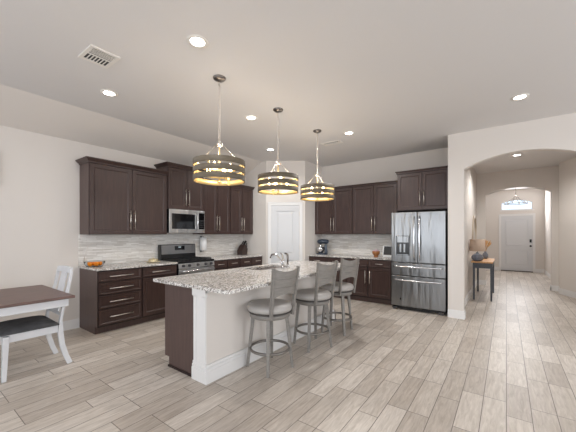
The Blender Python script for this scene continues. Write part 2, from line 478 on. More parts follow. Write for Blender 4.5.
def passage_door(name, loc, rz, w, h, casing_w=0.075):
    r = bpy.data.objects.new(name, None); COL.objects.link(r); r.location = loc; r.rotation_euler = (0, 0, rz); struct(r)
    mb = MB(); cw = casing_w
    mb.box(-cw, 0, -0.026, 0, 0, h + cw); mb.box(w, w + cw, -0.026, 0, 0, h + cw); mb.box(0, w, -0.026, 0, h, h + cw)
    mb.box(-cw, w + cw, -0.034, 0, h + cw - 0.018, h + cw)
    mb.build('door_casing', M['trim'], r, 0.004)
    mb = MB()
    zs = [0.012, 0.22, 0.80, 0.93, h - 0.13, h - 0.003]; e = 0.115
    x0, x1 = 0.003, w - 0.003
    y = -0.018
    mb.box(x0, x0 + e, y, y + 0.016, zs[0], zs[5]); mb.box(x1 - e, x1, y, y + 0.016, zs[0], zs[5])
    mb.box(x0 + e, x1 - e, y, y + 0.016, zs[0], zs[1]); mb.box(x0 + e, x1 - e, y, y + 0.016, zs[2], zs[3]); mb.box(x0 + e, x1 - e, y, y + 0.016, zs[4], zs[5])
    for a, b in ((zs[1], zs[2]), (zs[3], zs[4])):
        mb.hexa([(x0 + e, -0.002, a), (x1 - e, -0.002, a), (x1 - e, -0.002, b), (x0 + e, -0.002, b)],
                [(x0 + e + .001, -0.003, a + .001), (x1 - e - .001, -0.003, a + .001), (x1 - e - .001, -0.003, b - .001), (x0 + e + .001, -0.003, b - .001)])
        mb.hexa([(x0 + e + .03, -0.002, a + .03), (x1 - e - .03, -0.002, a + .03), (x1 - e - .03, -0.002, b - .03), (x0 + e + .03, -0.002, b - .03)],
                [(x0 + e + .045, -0.014, a + .045), (x1 - e - .045, -0.014, a + .045), (x1 - e - .045, -0.014, b - .045), (x0 + e + .045, -0.014, b - .045)])
    mb.build('door_slab', M['doorw'], r)
    return r


dv = P2 - P1; ang = math.atan2(dv.y, dv.x); dn = dv.normalized()
pd = passage_door('door_1', P1 + dn * 0.115, ang, 0.64, 2.04, 0.07)
hb = MB()
for z in (0.25, 1.05, 1.80): hb.box(0.634, 0.646, -0.03, -0.0185, z, z + 0.09)
hb.build('door_hinge', M['nickel'], pd)
kb = MB(); kb.lathe([(0.028, 0), (0.028, -0.008), (0.01, -0.01), (0.01, -0.04), (0.026, -0.045), (0.028, -0.065), (0, -0.072)], 16, (0.06, -0.0185, 0.93), axis='y')
kb.build('door_knob', M['nickel'], pd)
fd = passage_door('door_2', (-0.165, fy, 0), 0, 0.94, 2.07, 0.07)
kb = MB(); kb.box(0.845, 0.905, -0.04, -0.0185, 1.08, 1.20)
kb.build('keypad_lock', M['black'], fd, 0.006)
kb = MB(); kb.lathe([(0.032, 0), (0.032, -0.012), (0.012, -0.014), (0.012, -0.05), (0.03, -0.055), (0.03, -0.07), (0, -0.075)], 16, (0.875, -0.0185, 0.955), axis='y')
kb.build('door_knob', M['black'], fd)
MB().box(0.0, 0.94, -0.06, -0.0185, 0.0, 0.03).build('door_threshold', M['kick'], fd)
# fanlight
wn = bpy.data.objects.new('window_1', None); COL.objects.link(wn); wn.location = (0, fy, 0); struct(wn)
ap = arch_pts(fx0, fx1, 2.56, 0.12)
mb = MB(); mb.box(fx0 - 0.04, fx1 + 0.04, -0.02, 0, 2.255, 2.295)
outer = [(fx0, 2.29)] + ap + [(fx1, 2.29)]
inner = [(fx0 + 0.03, 2.32)] + arch_pts(fx0 + 0.03, fx1 - 0.03, 2.545, 0.11) + [(fx1 - 0.03, 2.32)]
n = len(outer)
for i in range(n):
    j = (i + 1) % n
    mb.hexa([(outer[i][0], 0.03, outer[i][1]), (outer[j][0], 0.03, outer[j][1]), (inner[j][0], 0.03, inner[j][1]), (inner[i][0], 0.03, inner[i][1])],
            [(outer[i][0], 0.07, outer[i][1]), (outer[j][0], 0.07, outer[j][1]), (inner[j][0], 0.07, inner[j][1]), (inner[i][0], 0.07, inner[i][1])])
mb.build('window_frame', M['trim'], wn)
MB().prism(inner, 'y', 0.045, 0.051).build('window_pane', M['glass'], wn)

# ------------------------------------------------------------------ cabinets
def pull(parent, x, y, z, length, vertical):
    """bar pull standing off the front (-y)"""
    mb = MB(); h = length / 2; r = 0.0065
    if vertical:
        mb.tube([(x, y - 0.03, z - h), (x, y - 0.03, z + h)], r, 8)
        for s in (-1, 1): mb.tube([(x, y, z + s * (h - 0.03)), (x, y - 0.03, z + s * (h - 0.03))], r * 0.8, 8)
    else:
        mb.tube([(x - h, y - 0.03, z), (x + h, y - 0.03, z)], r, 8)
        for s in (-1, 1): mb.tube([(x + s * (h - 0.03), y, z), (x + s * (h - 0.03), y - 0.03, z)], r * 0.8, 8)
    return mb.build('handle', M['nickel'], parent)


def cab_door(root, x0, x1, z0, z1, hx=None, hz=None, hl=0.30):
    mb = MB(); panel_mesh(mb, x0, x1, z0, z1, -0.02, 0.019, 0.055, 0.009, 0.008)
    d = mb.build('door', M['wood'], root, 0.0015, 1)
    if hx is not None: pull(d, hx, -0.02, hz, hl, True)
    return d


def cab_drawer(root, x0, x1, z0, z1, hl=0.22):
    mb = MB(); panel_mesh(mb, x0, x1, z0, z1, -0.02, 0.019, 0.022, 0.004, 0.006)
    d = mb.build('drawer', M['wood'], root, 0.0015, 1)
    pull(d, (x0 + x1) / 2, -0.02, (z0 + z1) / 2, hl, False)
    return d


def base_cab(label, loc, rz, w, layout, depth=0.60, group=None):
    r = thing('base_cabinet', label, 'cabinet', loc, rz, group)
    mb = MB(); mb.box(0, w, 0.0, depth, 0.10, 0.884); mb.box(0, w, 0.075, depth, 0.0, 0.10)
    mb.build('cabinet_body', M['woodend'], r)
    MB().box(0.002, w - 0.002, -0.0015, -0.0001, 0.101, 0.882).build('face_frame', M['wooddark'], r)
    g = 0.012
    for it in layout:
        if it[0] == 'd': cab_drawer(r, it[1] + g, it[2] - g, it[3], it[4], it[5])
        else:
            hx = it[2] - g - 0.035 if it[5] == 'r' else it[1] + g + 0.035
            cab_door(r, it[1] + g, it[2] - g, it[3], it[4], hx, it[4] - 0.19, 0.26)
    return r


DT = (0.725, 0.868)            # top drawer rows
LW = XL + 0.62                 # front plane of the base cabinets, range wall
four = [('d', 0, 0.612, a, b, 0.33) for a, b in ((0.725, 0.868), (0.545, 0.712), (0.355, 0.532), (0.125, 0.342))]
base_cab('dark base cabinet with four drawers at the left end of the range wall', (LW, 1.728, 0), PI / 2, 0.612, four, 0.62)
base_cab('dark base cabinet with one drawer above a door, left of the range', (LW, 2.342, 0), PI / 2, 0.60,
         [('d', 0, 0.60, *DT, 0.30), ('D', 0, 0.60, 0.125, 0.712, 'r')], 0.62)
def twin(w): return [('d', 0, w / 2, *DT, 0.15), ('d', w / 2, w, *DT, 0.15), ('D', 0, w / 2, 0.125, 0.712, 'r'), ('D', w / 2, w, 0.125, 0.712, 'l')]
base_cab('dark twin-drawer base cabinet directly right of the range', (LW, 3.703, 0), PI / 2, 0.71, twin(0.71), 0.62)
base_cab('dark twin-drawer base cabinet under the knife block, next to the pantry corner', (LW, 4.415, 0), PI / 2, 0.71, twin(0.71), 0.62)
FW = YB - 0.60
base_cab('dark base cabinet under the stand mixer beside the pantry', (-3.665, FW, 0), 0, 0.93, twin(0.93))
base_cab('dark base cabinet under the tablet, next to the refrigerator', (-2.733, FW, 0), 0, 0.95, twin(0.95))


def crown(root, w, depth, z, left=True, right=True, out=0.055, h=0.055):
    l = -out if left else 0; rr = w + out if right else w
    mb = MB()
    e = 0.012
    mb.box(-e if left else 0, w + e if right else w, -0.02 - e, depth, z, z + 0.018)
    mb.hexa([(-e if left else 0, -0.02 - e, z + .018), (w + e if right else w, -0.02 - e, z + .018), (w + e if right else w, depth, z + .018), (-e if left else 0, depth, z + .018)],
            [(l, -0.02 - out, z + h), (rr, -0.02 - out, z + h), (rr, depth, z + h), (l, depth, z + h)])
    mb.box(l, rr, -0.02 - out, depth, z + h, z + h + 0.012)
    return mb.build('crown_moulding', M['wood'], root)


def wall_cab(label, loc, rz, w, z1, depth=0.33, z0=0.0, left=False, right=False, hl=0.30, cr=(0.055, 0.055)):
    """origin at the bottom front edge; two doors with pulls meeting in the middle"""
    r = thing('wall_cabinet', label, 'cabinet', loc, rz)
    H = z1 - loc[2]
    MB().box(0, w, 0, depth, 0, H).build('cabinet_body', M['woodend'], r)
    MB().box(0.002, w - 0.002, -0.0015, -0.0001, 0.002, H - 0.002).build('face_frame', M['wooddark'], r)
    g = 0.008
    cab_door(r, g, w / 2 - 0.004, g, H - g, w / 2 - 0.035, 0.075 + hl / 2, hl)
    cab_door(r, w / 2 + 0.004, w - g, g, H - g, w / 2 + 0.035, 0.075 + hl / 2, hl)
    crown(r, w, depth, H, left, right, *cr)
    return r


ZU, ZT = 1.384, 2.415
UW = XL + 0.33
wall_cab('wide dark two-door wall cabinet above the fruit bowl', (UW, 1.728, ZU), PI / 2, 1.207, ZT, 0.328, left=True)
wall_cab('raised dark two-door wall cabinet above the microwave', (UW + 0.02, 2.94, 1.835), PI / 2, 0.762, 2.575, 0.348, left=True, right=True)
wall_cab('dark two-door wall cabinet above the wall-hung paper roll, right of the microwave', (UW, 3.706, ZU), PI / 2, 0.70, ZT, 0.328)
wall_cab('dark two-door wall cabinet above the knife block', (UW, 4.41, ZU), PI / 2, 0.71, ZT, 0.328)
UF = YB - 0.33
wall_cab('dark two-door wall cabinet above the stand mixer', (-3.665, UF, ZU), 0, 0.947, ZT, 0.328, cr=(0.03, 0.033))
wall_cab('dark two-door wall cabinet above the tablet, left of the refrigerator', (-2.714, UF, ZU), 0, 0.96, ZT, 0.328, cr=(0.03, 0.033))
wall_cab('deep dark two-door wall cabinet above the refrigerator', (-1.677, YB - 0.60, 1.83), 0, 0.885, 2.525, 0.598, left=True, hl=0.26, cr=(0.03, 0.035))

# countertops and backsplash
tag(MB().box(XL + 0.001, XL + 0.655, 1.712, 2.943, 0.885, 0.914).build('countertop', M['granite'], None, 0.003),
    'short speckled granite countertop holding the fruit bowl, left of the range', 'countertop')
tag(MB().box(XL + 0.001, XL + 0.655, 3.703, 5.128, 0.885, 0.914).build('countertop', M['granite'], None, 0.003),
    'speckled granite countertop under the knife block, right of the range', 'countertop')
tag(MB().box(P2.x + 0.001, -1.765, YB - 0.635, YB - 0.001, 0.885, 0.914).build('countertop', M['granite'], None, 0.003),
    'speckled granite countertop left of the refrigerator, holding mixer and tablet', 'countertop')
mb = MB(); mb.box(XL + 0.0005, XL + 0.012, 1.712, 5.128, 0.915, ZU - 0.001)
struct(mb.build('trim_1', M['splash']))
mb = MB(); mb.box(P2.x + 0.001, -1.76, YB - 0.012, YB - 0.0005, 0.915, ZU - 0.001)
struct(mb.build('trim_2', M['splash']))

# ------------------------------------------------------------------ range
rg = thing('range', 'stainless gas range with black cast-iron grates and a backguard', 'stove', (XL + 0.675, 2.9455, 0), PI / 2)
w = 0.754
mb = MB(); mb.box(0.004, w - 0.004, 0.02, 0.64, 0.05, 0.885); mb.build('oven_body', M['black'], rg, 0.003)
mb = MB(); mb.box(0, w, -0.005, 0.645, 0.885, 0.922); mb.build('cooktop', M['black'], rg, 0.005)
mb = MB()
for gx in (0.03, 0.275, 0.52):
    x1 = gx + 0.205
    for y in (0.05, 0.17, 0.29, 0.41, 0.53): mb.box(gx, x1, y - 0.005, y + 0.005, 0.93, 0.948)
    for x in (gx, gx + 0.1, x1 - 0.01): mb.box(x, x + 0.01, 0.05, 0.53, 0.93, 0.948)
    for x in (gx, x1 - 0.01):
        for y in (0.05, 0.52): mb.box(x, x + 0.01, y, y + 0.016, 0.9225, 0.93)
mb.build('grate', M['cast'], rg)
mb = MB()
for x, y, r in ((0.13, 0.15, 0.05), (0.13, 0.42, 0.04), (0.377, 0.28, 0.055), (0.62, 0.15, 0.045), (0.62, 0.42, 0.04)):
    mb.lathe([(r, 0.9225), (r, 0.932), (r * 0.7, 0.936), (0, 0.937)], 18, (x, y, 0))
mb.build('burner', M['black'], rg)
mb = MB(); mb.hexa([(0, -0.012, 0.80), (w, -0.012, 0.80), (w, 0.02, 0.80), (0, 0.02, 0.80)], [(0, 0.0, 0.884), (w, 0.0, 0.884), (w, 0.02, 0.884), (0, 0.02, 0.884)])
cp = mb.build('control_panel', M['steelb'], rg, 0.003)
for x in (0.08, 0.2, 0.377, 0.55, 0.67):
    mb = MB(); mb.lathe([(0.024, 0), (0.022, -0.03), (0.018, -0.034), (0, -0.034)], 18, (x, -0.007, 0.845), axis='y')
    mb.build('knob', M['gasket'], cp)
mb = MB(); mb.box(0.004, w - 0.004, -0.01, 0.02, 0.22, 0.79); od = mb.build('oven_door', M['steelb'], rg, 0.006)
MB().box(0.10, w - 0.10, -0.013, -0.0101, 0.32, 0.66).build('door_glass', M['blackglass'], od)
mb = MB(); mb.tube([(0.04, -0.055, 0.755), (w - 0.04, -0.055, 0.755)], 0.014, 12)
for x in (0.07, w - 0.07): mb.tube([(x, -0.01, 0.755), (x, -0.055, 0.755)], 0.01, 8)
mb.build('handle', M['polished'], od)
MB().box(0.004, w - 0.004, -0.006, 0.02, 0.06, 0.21).build('warming_drawer', M['steelb'], rg, 0.004)
mb = MB(); mb.prism([(0.56, 0.922), (0.575, 1.195), (0.645, 1.195), (0.645, 0.922)], 'x', 0, w)
bg = mb.build('backguard', M['black'], rg, 0.006)
mb = MB(); mb.prism([(0.558, 1.02), (0.566, 1.185), (0.572, 1.185), (0.564, 1.02)], 'x', 0.02, w - 0.02); mb.build('steel_face', mat('dark_stainless', (150, 151, 153), 0.32, 0.9), bg)
mb = MB(); mb.prism([(0.5605, 1.09), (0.5645, 1.165), (0.568, 1.165), (0.563, 1.09)], 'x', 0.29, 0.50); dp = mb.build('display', M['blackglass'], bg)
mb = MB()
for k in range(3): mb.box(0.37 + k * 0.02, 0.378 + k * 0.02, 0.5595, 0.5625, 1.135, 1.15)
mb.build('clock_digits', mat('lit_digits', (200, 220, 225), 0.4, emit=(0.7, 0.85, 0.9), estr=0.8), dp)
mb = MB()
for x in (0.03, w - 0.05):
    for y in (0.05, 0.6): mb.box(x, x + 0.02, y, y + 0.02, 0, 0.05)
mb.build('leg', M['black'], rg)

# ------------------------------------------------------------------ microwave
mw = thing('microwave', 'stainless over-the-range microwave with dark window under the raised cabinet', 'microwave', (XL + 0.40, 2.944, 1.412), PI / 2)
w = 0.754; h = 0.42
MB().box(0, w, 0.02, 0.398, 0, h).build('microwave_body', M['black'], mw, 0.003)
mb = MB(); mb.box(0, 0.60, 0, 0.0195, 0.0, h); d = mb.build('door', M['steelb'], mw, 0.004)
MB().box(0.05, 0.53, -0.002, -0.0002, 0.07, h - 0.075).build('door_window', M['blackglass'], d)
mb = MB(); pts = [(0.565, -0.004 - 0.04 * math.sin(PI * i / 8), 0.05 + (h - 0.10) * i / 8) for i in range(9)]
mb.tube(pts, 0.011, 10); mb.build('handle', M['polished'], d)
MB().box(0.602, w, 0, 0.0195, 0.0, h).build('control_frame', M['steelb'], mw, 0.003)
cp = MB().box(0.615, w - 0.012, -0.002, -0.0002, 0.07, h - 0.045).build('control_panel', M['blackglass'], mw)
mb = MB()
for i in range(4):
    for j in range(3): mb.box(0.635 + j * 0.034, 0.655 + j * 0.034, -0.003, -0.0019, 0.10 + i * 0.04, 0.118 + i * 0.04)
mb.build('buttons', M['gasket'], cp)

# ------------------------------------------------------------------ refrigerator
fr = thing('refrigerator', 'stainless French-door refrigerator with water dispenser and two drawers', 'refrigerator', (-1.733, 5.615, 0))
w = 0.907
MB().box(0.004, w - 0.004, 0.075, 0.76, 0.03, 1.775).build('refrigerator_body', M['gasket'], fr, 0.004)
MB().box(0.01, w - 0.01, 0.03, 0.074, 0.02, 0.075).build('toe_grille', M['black'], fr)
for x in (0.03, w - 0.11): MB().box(x, x + 0.08, 0.005, 0.03, 0.0, 0.045).build('foot', M['gasket'], fr)
def fdoor(name, x0, x1, z0, z1):
    return MB().box(x0, x1, 0.0, 0.07, z0, z1).build(name, M['steel'], fr, 0.008, 3)
dl = fdoor('door', 0.0, w / 2 - 0.004, 0.875, 1.785)
dr = fdoor('door', w / 2 + 0.004, w, 0.875, 1.785)
d1 = fdoor('drawer', 0.0, w, 0.635, 0.862)
d2 = fdoor('drawer', 0.0, w, 0.075, 0.622)
def bow(parent, p0, p1, out):
    p0 = Vector(p0); p1 = Vector(p1); mb = MB()
    mb.tube([p0.lerp(p1, i / 14) + Vector((0, -out * (math.sin(PI * i / 14) ** 0.45), 0)) for i in range(15)], 0.013, 10)
    return mb.build('handle', M['polished'], parent)
bow(dl, (w / 2 - 0.045, 0.0, 0.93), (w / 2 - 0.045, 0.0, 1.70), 0.055)
bow(dr, (w / 2 + 0.045, 0.0, 0.93), (w / 2 + 0.045, 0.0, 1.70), 0.055)
bow(d1, (0.04, 0.0, 0.80), (w - 0.04, 0.0, 0.80), 0.055)
bow(d2, (0.04, 0.0, 0.555), (w - 0.04, 0.0, 0.555), 0.055)
ds = MB().box(0.09, 0.325, -0.006, -0.0002, 1.00, 1.36).build('water_dispenser', M['black'], dl, 0.004)
MB().box(0.105, 0.31, -0.012, -0.0062, 1.235, 1.35).build('control_fascia', M['steel'], ds, 0.006)
mb = MB(); mb.box(0.155, 0.185, -0.014, -0.0062, 1.06, 1.21); mb.box(0.225, 0.255, -0.014, -0.0062, 1.06, 1.21)
mb.box(0.105, 0.31, -0.02, -0.0062, 1.005, 1.022)
mb.build('paddle', M['steel'], ds)
mb = MB(); mb.hexa([(0.155, -0.003, 0.205), (0.17, -0.003, 0.175), (0.185, -0.003, 0.205), (0.17, -0.003, 0.235)], [(0.155, -0.0005, 0.205), (0.17, -0.0005, 0.175), (0.185, -0.0005, 0.205), (0.17, -0.0005, 0.235)])
mb.build('magnet', M['black'], d2)

# ------------------------------------------------------------------ island
ix0, ix1, iy0, iy1 = -2.94, -2.25, 1.78, 4.30
ixp = -2.44   # where the cabinets meet the half wall
isl = thing('kitchen_island', 'kitchen island with dark end panel, pale half wall and white post', 'kitchen island', (0, 0, 0))
mb = MB(); mb.box(ix0 + 0.02, ixp, iy0 + 0.02, iy1, 0.10, 0.888); mb.box(ix0 + 0.09, ixp, iy0 + 0.02, iy1, 0, 0.10)
mb.build('cabinet_body', M['wood'], isl)
mb = MB(); mb.prism([(ix0 + 0.075, 0), (ixp - 0.001, 0), (ixp - 0.001, 0.888), (ix0, 0.888), (ix0, 0.10), (ix0 + 0.075, 0.10)], 'y', iy0, iy0 + 0.019)
mb.build('end_panel', M['woodend'], isl)
mb = MB(); mb.box(ix0 + 0.07, ixp - 0.018, iy0 - 0.012, iy0 - 0.0005, 0, 0.02); mb.build('shoe_moulding', M['wooddark'], isl)
def isl_front(y0, y1, kind):
    g = 0.01
    e = bpy.data.objects.new
    mb = MB()
    # fronts face -x : build flat then turn
    return y0 + g, y1 - g
fr_i = 0
yy = iy0 + 0.03
for wdt, kd in ((0.60, 'dd'), (0.62, 'dw'), (0.80, 'sink'), (0.46, 'dd')):
    def turned(o, yo=yy, wv=wdt):
        o.matrix_parent_inverse = Matrix.Identity(4)
        o.location = (ix0 + 0.02, yo + wv, 0); o.rotation_euler = (0, 0, -PI / 2)
    if kd == 'dw':
        o = MB().box(0.006, wdt - 0.006, -0.022, -0.001, 0.12, 0.87).build('dishwasher_front', M['steel'], isl, 0.004); turned(o)
        pull(o, wdt / 2, -0.022, 0.80, 0.45, False)
    else:
        o = cab_drawer(isl, 0.01, wdt - 0.01, 0.725, 0.868, 0.2); turned(o)
        o = cab_door(isl, 0.01, wdt / 2 - 0.004, 0.125, 0.712, wdt / 2 - 0.04, 0.53, 0.26); turned(o)
        o = cab_door(isl, wdt / 2 + 0.004, wdt - 0.01, 0.125, 0.712, wdt / 2 + 0.04, 0.53, 0.26); turned(o)
    yy += wdt
MB().box(ixp, ix1, iy0, iy1, 0, 0.888).build('half_wall', M['wall'], isl)
# white end post with cap and base
mb = MB(); mb.box(ixp + 0.012, ix1 - 0.002, iy0 - 0.010, iy0 - 0.0005, 0.17, 0.80)
for a_, b_ in ((ixp + 0.012, ixp + 0.05), (ix1 - 0.040, ix1 - 0.002)): mb.box(a_, b_, iy0 - 0.016, iy0 - 0.0101, 0.17, 0.80)
mb.build('end_post', M['trim'], isl)
mb = MB()
for z0, z1, e in ((0.795, 0.806, 0.010), (0.806, 0.872, 0.018), (0.872, 0.888, 0.025)):
    mb.box(ixp + 0.002, ix1 + e - 0.006, iy0 - e - 0.006, iy0 - 0.0004, z0, z1)
mb.box(ix1 + 0.0004, ix1 + 0.012, iy0 - 0.02, iy1, 0.845, 0.888)
mb.build('post_cap', M['trim'], isl)
mb = MB()
for z0, z1, e in ((0, 0.115, 0.026), (0.115, 0.145, 0.020), (0.145, 0.172, 0.013)):
    mb.box(ixp - 0.004, ix1 + e, iy0 - e, iy0 - 0.0006, z0, z1)       # around the post
    mb.box(ix1 + 0.0005, ix1 + e, iy0, iy1 + e, z0, z1)             # along the half wall
    mb.box(ixp, ix1 + e, iy1 + 0.0005, iy1 + e, z0, z1)
mb.build('baseboard', M['trim'], isl)
# granite top with sink cut-out
cx0, cx1, cy0, cy1 = -3.0, -1.86, 1.68, 4.40
sx0, sx1, sy0, sy1 = -2.87, -2.55, 2.88, 3.52
mb = MB(); z0, z1 = 0.8885, 0.922
c = 0.03
mb.prism([(cx0, cy0), (cx1 - c, cy0), (cx1 - 0.009, cy0 + 0.009), (cx1, cy0 + c), (cx1, sy0), (cx0, sy0)], 'z', z0, z1)
mb.box(cx0, sx0, sy0, sy1, z0, z1); mb.box(sx1, cx1, sy0, sy1, z0, z1); mb.box(cx0, cx1, sy1, cy1, z0, z1)
tag(mb.build('countertop', M['granite']), 'long speckled granite countertop of the island, with sink', 'countertop')
mb = MB()
b0, b1 = 0.70, 0.888
for a in ((sx0 - .01, sx0, sy0 - .01, sy1 + .01), (sx1, sx1 + .01, sy0 - .01, sy1 + .01), (sx0, sx1, sy0 - .01, sy0), (sx0, sx1, sy1, sy1 + .01)):
    mb.box(*a, b0, b1)
mb.box(sx0 - .01, sx1 + .01, sy0 - .01, sy1 + .01, b0 - 0.01, b0)
mb.box(sx0, sx1, (sy0 + sy1) / 2 - 0.012, (sy0 + sy1) / 2 + 0.012, b0, b1 - 0.04)
sk = mb.build('sink_basin', M['polished'], isl)
mb = MB()
for y in (sy0 + 0.17, sy1 - 0.17): mb.lathe([(0.04, b0 + .0005), (0.035, b0 + .004), (0, b0 + .003)], 16, (-2.71, y, 0))
mb.build('drain', M['black'], sk)
# faucet
fc = thing('faucet', 'chrome arched faucet rising beside the island sink', 'faucet', (-2.49, 3.27, 0.922))
mb = MB(); mb.lathe([(0, 0), (0.028, 0), (0.028, 0.012), (0.019, 0.02), (0.017, 0.06), (0.0, 0.06)], 18); mb.build('base', M['chrome'], fc)
mb = MB(); pts = [(0, 0, 0.03), (-0.02, 0, 0.07)] + [(-0.04 - 0.17 * (i / 10), 0.0, 0.10 + 0.085 * math.sin(PI * (i / 10) * 0.70 + 0.05)) for i in range(11)] + [(-0.222, 0, 0.145), (-0.226, 0, 0.125)]
mb.tube(pts, 0.011, 10); mb.build('spout', M['chrome'], fc)
mb = MB(); mb.tube([(0, 0, 0.055), (0.0, 0.01, 0.10), (-0.03, 0.03, 0.17), (-0.08, 0.05, 0.20)], [0.013, 0.012, 0.008, 0.007], 8); mb.build('lever', M['chrome'], fc)
spy = thing('side_sprayer', 'chrome side sprayer standing upright right of the faucet', 'faucet sprayer', (-2.475, 3.36, 0.922))
mb = MB(); mb.lathe([(0, 0), (0.024, 0), (0.022, 0.01), (0.014, 0.02), (0.014, 0.05), (0, 0.05)], 16); mb.build('holder', M['chrome'], spy)
mb = MB(); mb.tube([(0, 0, 0.0505), (0, 0, 0.13), (-0.004, 0, 0.17), (-0.02, 0, 0.19), (-0.05, 0, 0.195)], [0.012, 0.015, 0.016, 0.014, 0.012], 10); mb.build('spray_head', M['bronze'], spy)

# ------------------------------------------------------------------ counter stools
def make_stool(leg_turn):
    r = thing('counter_stool', '', 'stool', (0, 0, 0))
    # cushion
    mb = MB(); R = 0.233
    mb.lathe([(0, 0.603), (R - 0.01, 0.603), (R + 0.002, 0.620), (R + 0.004, 0.645), (R - 0.012, 0.668), (R - 0.06, 0.680), (0.08, 0.682), (0, 0.680)], 40)
    mb.build('seat', M['stoolvinyl'], r)
    mb = MB(); mb.lathe([(0, 0.586), (R - 0.012, 0.586), (R - 0.006, 0.594), (R - 0.012, 0.6028), (0, 0.6028)], 40); mb.build('swivel_plate', M['stoolpipe'], r)
    mb = MB(); mb.lathe([(0.10, 0.535), (R - 0.038, 0.535), (R - 0.024, 0.542), (R - 0.024, 0.578), (R - 0.032, 0.5858), (0.10, 0.5858), (0.10, 0.535)], 40); mb.build('apron', M['stoolwood'], r)
    # legs
    for k in range(4):
        a = leg_turn + PI / 4 + k * PI / 2
        dx, dy = math.cos(a), math.sin(a)
        mb = MB(); mb.beam((dx * 0.172, dy * 0.172, 0.57), (dx * 0.236, dy * 0.236, 0.0), 0.040, 0.036, 0.030, 0.028, side=(-dy, dx, 0))
        mb.build('leg', M['stoolwood'], r, 0.003)
    mb = MB(); mb.tube([(0.203 * math.cos(t * PI / 20), 0.203 * math.sin(t * PI / 20), 0.205) for t in range(40)], 0.014, 10, closed=True)
    mb.build('foot_ring', M['stoolring'], r)
    # back: two posts and a three-board curved panel
    def bx(z, t): return 0.190 + (z - 0.60) * 0.13 + 0.028 * (1 - t * t)
    def hw(z): return 0.146 + (z - 0.60) * 0.042
    for s in (-1, 1):
        mb = MB(); zs = [0.56, 0.66, 0.80, 0.95, 1.065]
        for a, b in zip(zs[:-1], zs[1:]):
            mb.beam((bx(a, s), s * hw(a), a), (bx(b, s), s * hw(b), b), 0.026, 0.034, side=(0, 1, 0))
        mb.build('back_post', M['stoolwood'], r, 0.003)
    bounds = [(lambda t: 0.765 + 0.035 * (1 - t * t)), (lambda t: 0.868), (lambda t: 0.948), (lambda t: 1.055 - 0.030 * (1 - abs(t) ** 2.0))]
    for q in range(3):
        mb = MB(); n = 12; th = 0.010
        rows = []
        for i in range(n + 1):
            t = -1 + 2 * i / n; za = bounds[q](t) + 0.0012; zb = bounds[q + 1](t) - 0.0012
            quad = []
            for z, o in ((za, -th), (zb, -th), (zb, th), (za, th)):
                quad.append(mb.bm.verts.new((bx(z, t) + o, t * (hw(z) - 0.013), z)))
            rows.append(quad)
        for a, b in zip(rows[:-1], rows[1:]):
            for j in range(4): mb.face([a[j], b[j], b[(j + 1) % 4], a[(j + 1) % 4]])
        mb.face(rows[0]); mb.face(list(reversed(rows[-1])))
        mb.build('back_slat', M['stoolwood'], r)
    return r


def legs_turn(root, da):
    for ch in root.children:
        if ch.name.split('.')[0] == 'leg': ch.rotation_euler = (0, 0, da)


st = make_stool(0.0)
lab = ['grey swivel counter stool nearest the white post of the island', 'middle grey swivel counter stool of the three at the island',
       'grey swivel counter stool farthest along the island, towards the dark cabinets']
stools = [st, copy_tree(st), copy_tree(st)]
for o, l, (x, y, seat, leg) in zip(stools, lab, ((-1.996, 2.395, -0.17, -0.18), (-1.955, 3.175, -0.20, -0.42), (-1.965, 3.865, -0.28, 0.12))):
    o.location = (x, y, 0); o.rotation_euler = (0, 0, seat); o['label'] = l; o['group'] = 'counter stools along the island'
    legs_turn(o, leg - seat)

# ------------------------------------------------------------------ dining table and chair
dt = thing('dining_table', 'white dining table with a dark walnut top, at the left edge', 'table', (-4.11, 0.0, 0))
MB().box(-0.54, 0.54, -1.0, 1.165, 0.735, 0.762).build('tabletop', M['tabletop'], dt, 0.006)
MB().box(-0.50, 0.50, -0.96, 1.12, 0.655, 0.7345).build('table_apron', M['chairwhite'], dt, 0.004)
for y in (-0.55, 0.05):
    mb = MB(); mb.lathe([(0, 0.0605), (0.10, 0.0605), (0.11, 0.12), (0.07, 0.2), (0.09, 0.4), (0.06, 0.6), (0.10, 0.654), (0, 0.654)], 20, (0, y, 0)); p = mb.build('table_leg', M['chairwhite'], dt)
    mb = MB(); mb.box(-0.32, 0.32, y - 0.05, y + 0.05, 0, 0.06); mb.build('foot', M['chairwhite'], dt, 0.01)

ch = thing('dining_chair', 'white dining chair with charcoal seat pushed under the dark-topped table', 'chair', (-4.02, 0.9, 0))
hwid = 0.215
for s in (-1, 1):
    mb = MB(); mb.beam((s * hwid, -0.22, 0.42), (s * (hwid + 0.005), -0.235, 0), 0.048, 0.048, 0.034, 0.034, side=(1, 0, 0)); mb.build('leg', M['chairwhite'], ch, 0.004)
    # rear leg and back post, one curved member
    mb = MB(); pts = [(0.29, 0.0), (0.252, 0.10), (0.220, 0.22), (0.205, 0.36), (0.207, 0.48), (0.232, 0.62), (0.268, 0.76), (0.295, 0.90), (0.308, 0.985)]
    for (a, za), (b, zb) in zip(pts[:-1], pts[1:]):
        wd = lambda z: 0.036 if z < 0.5 else 0.036
        xs = lambda z: s * (hwid - max(0, z - 0.5) * 0.035)
        mb.beam((xs(za), a, za), (xs(zb), b, zb), 0.034, 0.045 if za < 0.48 else 0.024, 0.034, 0.045 if zb < 0.48 else 0.024, side=(1, 0, 0))
    mb.build('leg', M['chairwhite'], ch)
mb = MB(); mb.box(-hwid + 0.024, hwid - 0.024, -0.235, -0.210, 0.36, 0.435); mb.box(-hwid + 0.018, hwid - 0.018, 0.192, 0.215, 0.36, 0.435)
for s in (-1, 1): mb.box(s * hwid - 0.012, s * hwid + 0.012, -0.198, 0.183, 0.36, 0.435)
mb.build('seat_frame', M['chairwhite'], ch, 0.002)
mb = MB()
nx, ny = 14, 14
